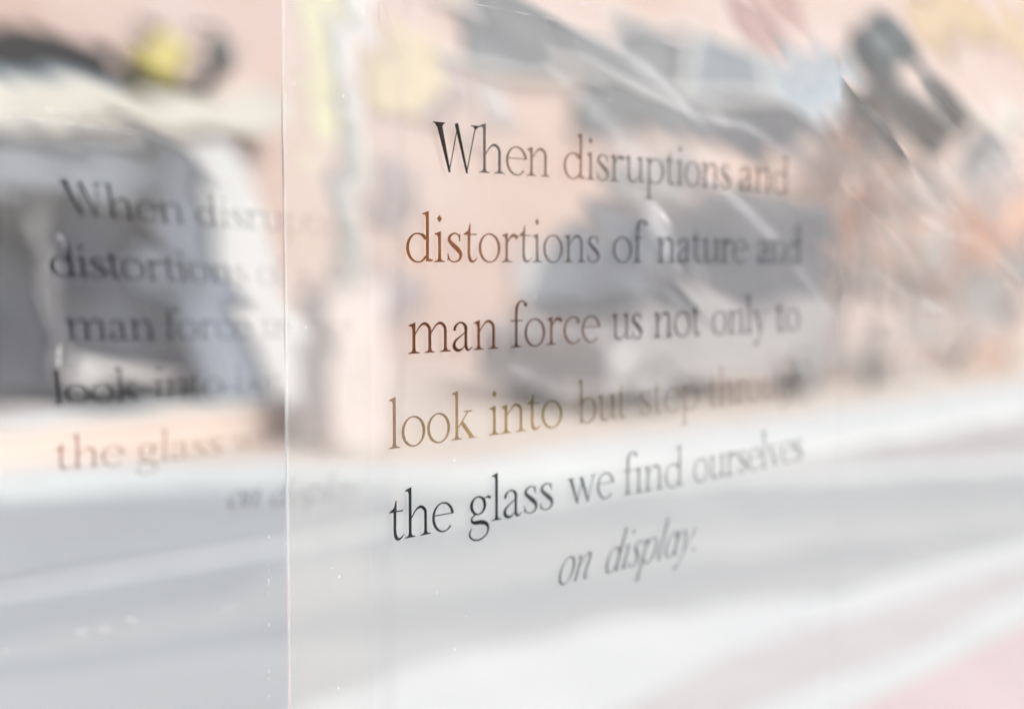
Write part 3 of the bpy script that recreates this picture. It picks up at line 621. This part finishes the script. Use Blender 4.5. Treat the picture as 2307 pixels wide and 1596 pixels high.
# ------------------------------------------------------------------ main panel
BM = (ray(980, 592) * (1.0 / ray(980, 592).y)).dot(N)          # its distance across the street frame
def mpt(px, py): a, z = at_b(px, py, BM); return a, z
XH = 0.0208
TH = 0.0012
u0, u1 = mpt(641, 592)[0], mpt(1893, 592)[0]
main = empty('text_panel', street(u0, BM, 0.0), STREET)
tag(main, 'large clear acrylic panel printed with sharp dark serif text, standing in front', 'text panel')
def sheet(x1, parent, mt='acrylic_wavy'):
    o = MB().box(0, x1, 0.0, TH, 0, 2.6).build('sheet', mt, parent); o.data.materials.append(M['acrylic_flat'])
    o.data.materials.append(M['faint_edge'])
    for p in o.data.polygons: p.material_index = 0 if p.normal.y < -.5 else 1 if p.normal.y > .5 else 2
sheet(u1 - u0, main)
MB().box(-.0008, .0004, -.0016, -.0008, 0, 2.6).build('edge', 'edge_clear', main)
s1 = mpt(828, 592)[0] - u0
MB().box(0.0004, s1, -.0011, -.0004, 0, 2.6).build('glue_strip', 'glue_strip', main)
MB().box(s1 + .0002, s1 + .0011, -.0013, -.0004, 0, 2.6).build('strip_edge', 'faint_edge', main)
right = empty('clear_panel', street(u1 + .0002, BM, 0), STREET)
tag(right, 'blank clear acrylic panel joined to the right edge of the printed one', 'panel')
sheet(1.6, right, 'acrylic_right')

def lpt(px, py): return at_b(px, py, BM - .0042)
def mix(c0, c1, t): return tuple(a + (b - a) * t for a, b in zip(c0, c1))
def set_word(word, x0, x1, base, cols, parent, to_plane, org, italic=False, shear=0.0, xh=XH, y=-0.0042, lens=None, drop=()):
    """letters of one word between two places on a baseline; base gives the baseline height at each end; cols runs along the word"""
    T = IT if italic else GL
    adv = [T[c][1] for c in word]; tot = sum(adv)
    (a0, z0), (a1, z1) = to_plane(x0, base(x0)), to_plane(x1, base(x1))
    sx = (a1 - a0) / tot; acc = 0.0
    for i, c in enumerate(word):
        t = (acc + adv[i] / 2) / tot
        o = bpy.data.objects.new('letter', glyph(c, italic, shear)); col.objects.link(o); o.parent = parent
        o.location = (a0 + sx * acc - org[0], y, z0 + (z1 - z0) * acc / tot - org[1])
        o.scale = (sx, 1, xh)
        if parent is not main: o.rotation_euler = (0, 0, 0)
        kk = t * (len(cols) - 1); j = min(int(kk), len(cols) - 2)
        cc = mix(cols[j], cols[j + 1], kk - j); o.color = (*cc, 1)
        acc += adv[i]
def line(pts):
    def f(x):
        for (xa, ya), (xb, yb) in zip(pts, pts[1:]):
            if x <= xb or (xb, yb) == pts[-1]: return ya + (yb - ya) * (x - xa) / (xb - xa)
    return f
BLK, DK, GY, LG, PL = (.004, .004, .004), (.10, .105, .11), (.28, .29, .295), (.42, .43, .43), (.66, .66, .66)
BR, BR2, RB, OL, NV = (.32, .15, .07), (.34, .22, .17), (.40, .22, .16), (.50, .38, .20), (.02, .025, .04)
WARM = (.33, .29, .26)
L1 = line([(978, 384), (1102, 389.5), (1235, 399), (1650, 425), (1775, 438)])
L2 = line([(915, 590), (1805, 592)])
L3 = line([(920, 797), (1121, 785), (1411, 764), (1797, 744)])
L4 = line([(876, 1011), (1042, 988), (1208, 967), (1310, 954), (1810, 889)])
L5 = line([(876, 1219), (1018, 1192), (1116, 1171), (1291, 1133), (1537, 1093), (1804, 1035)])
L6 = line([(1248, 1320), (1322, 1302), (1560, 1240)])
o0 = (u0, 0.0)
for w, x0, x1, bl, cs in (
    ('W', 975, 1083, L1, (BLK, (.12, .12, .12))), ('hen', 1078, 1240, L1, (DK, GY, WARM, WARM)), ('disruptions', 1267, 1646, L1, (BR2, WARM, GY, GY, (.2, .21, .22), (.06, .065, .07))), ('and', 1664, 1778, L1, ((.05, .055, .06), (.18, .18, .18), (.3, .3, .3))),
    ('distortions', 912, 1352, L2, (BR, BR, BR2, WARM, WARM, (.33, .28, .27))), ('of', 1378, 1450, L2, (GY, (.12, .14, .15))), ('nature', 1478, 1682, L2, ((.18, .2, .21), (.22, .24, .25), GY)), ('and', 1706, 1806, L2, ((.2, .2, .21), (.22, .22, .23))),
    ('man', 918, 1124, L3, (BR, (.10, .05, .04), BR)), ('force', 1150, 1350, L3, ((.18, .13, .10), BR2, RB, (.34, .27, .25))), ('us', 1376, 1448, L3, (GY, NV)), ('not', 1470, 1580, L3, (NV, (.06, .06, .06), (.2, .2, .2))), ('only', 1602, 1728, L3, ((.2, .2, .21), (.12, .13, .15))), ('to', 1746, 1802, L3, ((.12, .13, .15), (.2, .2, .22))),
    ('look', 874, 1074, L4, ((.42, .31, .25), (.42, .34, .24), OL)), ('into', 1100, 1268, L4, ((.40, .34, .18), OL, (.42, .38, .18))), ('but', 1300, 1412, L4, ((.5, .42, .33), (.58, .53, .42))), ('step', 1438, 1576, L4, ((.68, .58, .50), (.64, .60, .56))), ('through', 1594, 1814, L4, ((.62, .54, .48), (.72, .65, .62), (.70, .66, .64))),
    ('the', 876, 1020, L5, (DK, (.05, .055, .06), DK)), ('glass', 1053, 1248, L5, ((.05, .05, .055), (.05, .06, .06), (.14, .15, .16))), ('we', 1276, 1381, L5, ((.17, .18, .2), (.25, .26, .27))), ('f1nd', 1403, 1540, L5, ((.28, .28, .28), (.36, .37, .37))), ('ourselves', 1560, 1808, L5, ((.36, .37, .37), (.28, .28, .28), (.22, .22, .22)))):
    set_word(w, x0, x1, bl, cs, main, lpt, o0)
for w, x0, x1, cs in (('on', 1250, 1326, ((.30, .32, .33), (.30, .32, .33))), ('display.', 1356, 1566, ((.28, .30, .31), (.30, .32, .33)))):
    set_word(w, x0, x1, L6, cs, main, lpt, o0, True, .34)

# painted glints of creases and scratches, painted pale bands, dust on the panel
def dens(o, n_, k=1):
    at = o.data.attributes.new('residue', 'FLOAT', 'POINT')
    for i in range(n_): at.data[n_ + i].value = math.sin(math.pi * (i + .5) / n_) ** .6
    return o
def glint_or_mark(pts, w, mat='crease', parent=main, org=None, y=-.0022, depth=.0012):
    P = [Vector(mpt(x, y_)) for x, y_ in pts]; P = [Vector(p) for p in dense([tuple(p) for p in P], 5)]
    n_ = len(P); L_, R_ = [], []
    for i, p in enumerate(P):
        d = (P[min(i + 1, n_ - 1)] - P[max(i - 1, 0)]).normalized(); nn = Vector((-d.y, d.x))
        ww = w * (math.sin(math.pi * (i + .35) / (n_ + .0)) ** .8 if 0 < i < n_ - 1 else .12) / 2
        L_.append(p + nn * ww); R_.append(p - nn * ww)
    ox = u0 if parent is main else u1 + .0002
    vs = [(p.x - ox, y, p.y) for p in L_] + [(p.x - ox, y - depth, p.y) for p in P] + [(p.x - ox, y, p.y) for p in R_]
    fs = []
    for i in range(n_ - 1): fs += [(i, i + 1, n_ + i + 1, n_ + i), (n_ + i, n_ + i + 1, 2 * n_ + i + 1, 2 * n_ + i)]
    return dens(mesh_obj('crease', vs, fs, mat, parent), n_, 1 if mat != 'edge_dark' else 0)
mm = .001
glint_or_mark([(850, 55), (846, 30), (852, 5), (880, 72)], 0.62 * mm, 'crease_soft')
glint_or_mark([(1020, 6), (1080, 14), (1210, 40), (1330, 66)], 0.99 * mm)
glint_or_mark([(1210, 44), (1420, 88), (1560, 112), (1720, 140)], 1.24 * mm, 'crease_soft')
glint_or_mark([(1290, 6), (1320, 14)], 1.55 * mm)
glint_or_mark([(1470, 84), (1500, 98), (1535, 118)], 1.49 * mm)
glint_or_mark([(1575, 55), (1592, 62), (1612, 82)], 1.36 * mm)
glint_or_mark([(1635, 16), (1670, 40), (1700, 62), (1745, 98)], 1.61 * mm, 'crease_soft')
glint_or_mark([(1712, 66), (1730, 78), (1752, 96)], 1.61 * mm)
glint_or_mark([(1245, 150), (1290, 168), (1350, 205), (1390, 238)], 1.61 * mm, 'crease_soft')
glint_or_mark([(1355, 205), (1372, 212), (1395, 226)], 1.74 * mm, 'crease_soft')
glint_or_mark([(1385, 160), (1600, 195), (1800, 240), (1890, 262)], 1.86 * mm, 'crease_soft')
glint_or_mark([(1732, 340), (1752, 352), (1778, 366)], 1.61 * mm)
glint_or_mark([(1778, 366), (1840, 410), (1885, 470)], 3.1 * mm, 'haze_mark')
glint_or_mark([(1550, 180), (1640, 250), (1740, 345)], 3.1 * mm, 'haze_mark')
glint_or_mark([(1700, 235), (1740, 262), (1790, 292)], 2.48 * mm, 'crease_soft')
glint_or_mark([(1215, 140), (1330, 250), (1450, 380), (1560, 470)], 34 * mm, 'haze_mark')  # broad pale light band painted across the panel
glint_or_mark([(1420, 430), (1470, 500), (1530, 620)], 34 * mm, 'haze_mark')
glint_or_mark([(1560, 380), (1720, 520), (1860, 700)], 20 * mm, 'haze_mark')
glint_or_mark([(1290, 60), (1440, 150), (1620, 330)], 22 * mm, 'haze_mark')
glint_or_mark([(1130, 820), (1300, 880), (1480, 860)], 30 * mm, 'haze_mark')
glint_or_mark([(1300, 130), (1560, 260), (1700, 300), (1850, 430)], 14 * mm, 'haze_mark')
glint_or_mark([(1448, 452), (1480, 480), (1515, 520)], 11 * mm, 'crease_soft')  # painted pale glint
for p_, w_, m_ in (([(2148, 262), (2190, 285), (2235, 318)], 3, 'crease'), ([(2235, 318), (2270, 345), (2310, 380)], 3, 'crease_soft'), ([(1936, 596), (1980, 625), (2080, 690), (2170, 730)], 8, 'haze_mark'),
                   ([(2105, 705), (2140, 722), (2172, 742)], 5, 'crease'), ([(2060, 655), (2100, 690), (2150, 705)], 9, 'haze_mark'), ([(1905, 560), (1960, 600), (2010, 630)], 4, 'crease_soft'),
                   ([(2200, 240), (2240, 300), (2290, 330)], 10, 'haze_mark'), ([(2260, 800), (2290, 830), (2320, 870)], 12, 'haze_mark'), ([(1900, 300), (2000, 420), (2120, 520), (2250, 560)], 14, 'haze_mark')):
    glint_or_mark(p_, w_ * mm * (.6 if w_ < 7 else 1), m_, right)
dm = MB()
rnd = random.Random(3)
for i in range(95):
    px = rnd.uniform(650, 1700); py = rnd.uniform(20, 1590); a, z = mpt(px, py); r = rnd.choice((.0003, .0004, .0004, .0006, .0009)) * (1.1 if i % 17 == 0 else .8)
    dm.add([(a - u0 + r * math.cos(t * math.pi / 3), -.0019, z + r * math.sin(t * math.pi / 3)) for t in range(6)], [tuple(range(6))])
for i in range(26):
    a, z = mpt(602 if i % 3 else 640, rnd.uniform(1170, 1590)); r = rnd.uniform(.0002, .0005)
    dm.add([(a - u0 + r * math.cos(t * math.pi / 3), -.0016, z + r * math.sin(t * math.pi / 3)) for t in range(6)], [tuple(range(6))])
tag(dm.build('dust', 'dust', main), kind='stuff')

# ------------------------------------------------------------------ second panel, farther back at the left
TX, TY = 3760.0, 753.0
uu = ray(TX, TY).normalized()
nn2 = Vector((-uu.y, uu.x, 0)).normalized(); vv2 = uu.cross(nn2) * -1
if vv2.z < 0: vv2 = -vv2
P0 = ray(150, 765); P0 = P0 * (1.27 / P0.y)
back = bpy.data.objects.new('text_panel', None); col.objects.link(back)
tag(back, 'second clear acrylic panel with blurred, leaning grey text, behind the first at the left', 'text panel')
Mx = Matrix((( uu.x, nn2.x, vv2.x, P0.x), (uu.y, nn2.y, vv2.y, P0.y), (uu.z, nn2.z, vv2.z, P0.z + EYE), (0, 0, 0, 1)))
back.matrix_world = Mx
MI = Mx.inverted()
def bpt(px, py):
    r = ray(px, py); t = (P0.dot(nn2)) / r.dot(nn2); p = MI @ (r * t + Vector((0, 0, EYE))); return p.x, p.z
xr = bpt(905, 700)[0]; xl = bpt(-300, 700)[0]
zb0 = -(P0.z + EYE) + .02
o = MB().box(xl, xr, .001, .004, zb0, 1.4).build('sheet', 'acrylic_back', back)
o.data.materials.append(M['acrylic_back_flat']); o.data.materials.append(M['faint_edge'])
for p in o.data.polygons: p.material_index = 0 if p.normal.y < -.5 else 1 if p.normal.y > .5 else 2
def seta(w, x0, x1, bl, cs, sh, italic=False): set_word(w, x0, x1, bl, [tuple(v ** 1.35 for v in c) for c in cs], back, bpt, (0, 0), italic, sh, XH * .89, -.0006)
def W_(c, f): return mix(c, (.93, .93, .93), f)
M1 = line([(150, 482), (160, 483), (280, 493), (420, 505), (600, 520), (800, 535)])
M2 = line([(120, 622), (300, 632), (560, 640), (800, 646)])
M3 = line([(150, 765), (330, 765), (560, 762), (900, 752)])
M4 = line([(120, 912), (300, 900), (500, 893), (800, 875)])
M5 = line([(125, 1058), (280, 1047), (450, 1030), (620, 1012), (900, 985)])
M6 = line([(505, 1148), (600, 1142), (820, 1118)])
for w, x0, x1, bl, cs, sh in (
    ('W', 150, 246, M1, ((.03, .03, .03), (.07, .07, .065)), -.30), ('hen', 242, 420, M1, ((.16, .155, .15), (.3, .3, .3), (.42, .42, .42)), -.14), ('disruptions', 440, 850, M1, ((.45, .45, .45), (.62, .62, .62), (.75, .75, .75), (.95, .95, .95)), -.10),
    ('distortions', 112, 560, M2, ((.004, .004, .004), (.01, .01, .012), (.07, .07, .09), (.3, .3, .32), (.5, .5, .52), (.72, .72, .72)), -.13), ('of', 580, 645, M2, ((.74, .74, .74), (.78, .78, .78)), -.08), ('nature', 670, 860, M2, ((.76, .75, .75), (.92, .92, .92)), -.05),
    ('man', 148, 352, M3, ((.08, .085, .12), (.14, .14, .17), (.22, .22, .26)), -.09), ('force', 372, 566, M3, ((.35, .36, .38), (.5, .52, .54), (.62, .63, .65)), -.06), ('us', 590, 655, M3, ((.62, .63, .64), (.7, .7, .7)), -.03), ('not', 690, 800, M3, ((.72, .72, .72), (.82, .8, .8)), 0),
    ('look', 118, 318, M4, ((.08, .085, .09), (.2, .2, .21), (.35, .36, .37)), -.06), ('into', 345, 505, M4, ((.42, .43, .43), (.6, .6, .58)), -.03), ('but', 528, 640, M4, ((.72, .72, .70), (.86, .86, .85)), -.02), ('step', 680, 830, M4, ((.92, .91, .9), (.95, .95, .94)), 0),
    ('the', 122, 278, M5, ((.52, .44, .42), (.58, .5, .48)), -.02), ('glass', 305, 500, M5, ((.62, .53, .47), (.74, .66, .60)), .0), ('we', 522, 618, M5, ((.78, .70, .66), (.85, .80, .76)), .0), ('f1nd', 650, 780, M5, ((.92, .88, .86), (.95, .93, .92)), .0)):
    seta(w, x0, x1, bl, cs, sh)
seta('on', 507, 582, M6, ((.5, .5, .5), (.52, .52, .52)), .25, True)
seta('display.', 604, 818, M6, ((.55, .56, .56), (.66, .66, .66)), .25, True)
# smears on the second panel
def smear(pts, w, mat='crease_soft'):
    P = [Vector(p) for p in dense([bpt(*p) for p in pts], 5)]; n_ = len(P); vs1, vs2, vs3 = [], [], []
    for i, p in enumerate(P):
        d = (P[min(i + 1, n_ - 1)] - P[max(i - 1, 0)]).normalized(); nn = Vector((-d.y, d.x)); ww = w * (.25 + .75 * math.sin(math.pi * (i + .5) / n_)) / 2
        vs1.append((p.x + nn.x * ww, -.0010, p.y + nn.y * ww)); vs2.append((p.x, -.0014, p.y)); vs3.append((p.x - nn.x * ww, -.0010, p.y - nn.y * ww))
    fs = []
    for i in range(n_ - 1): fs += [(i, i + 1, n_ + i + 1, n_ + i), (n_ + i, n_ + i + 1, 2 * n_ + i + 1, 2 * n_ + i)]
    return dens(mesh_obj('crease', vs1 + vs2 + vs3, fs, mat, back), n_)
smear([(160, 1422), (200, 1418), (255, 1412)], .012); smear([(280, 1392), (300, 1396), (312, 1402)], .008); smear([(5, 1462), (14, 1466), (24, 1466)], .008)
smear([(480, 1390), (510, 1372), (535, 1365)], .012); smear([(132, 770), (130, 800), (131, 830)], .008, 'crease'); smear([(60, 230), (140, 255), (200, 262)], .008)
smear([(0, 262), (160, 280), (320, 300)], .004, 'crease'); smear([(85, 238), (110, 250), (130, 262)], .008); smear([(125, 525), (140, 545), (150, 560)], .010)
smear([(432, 52), (440, 72), (470, 80), (498, 74)], .004, 'edge_dark'); smear([(128, 540), (100, 620), (120, 760)], .004)
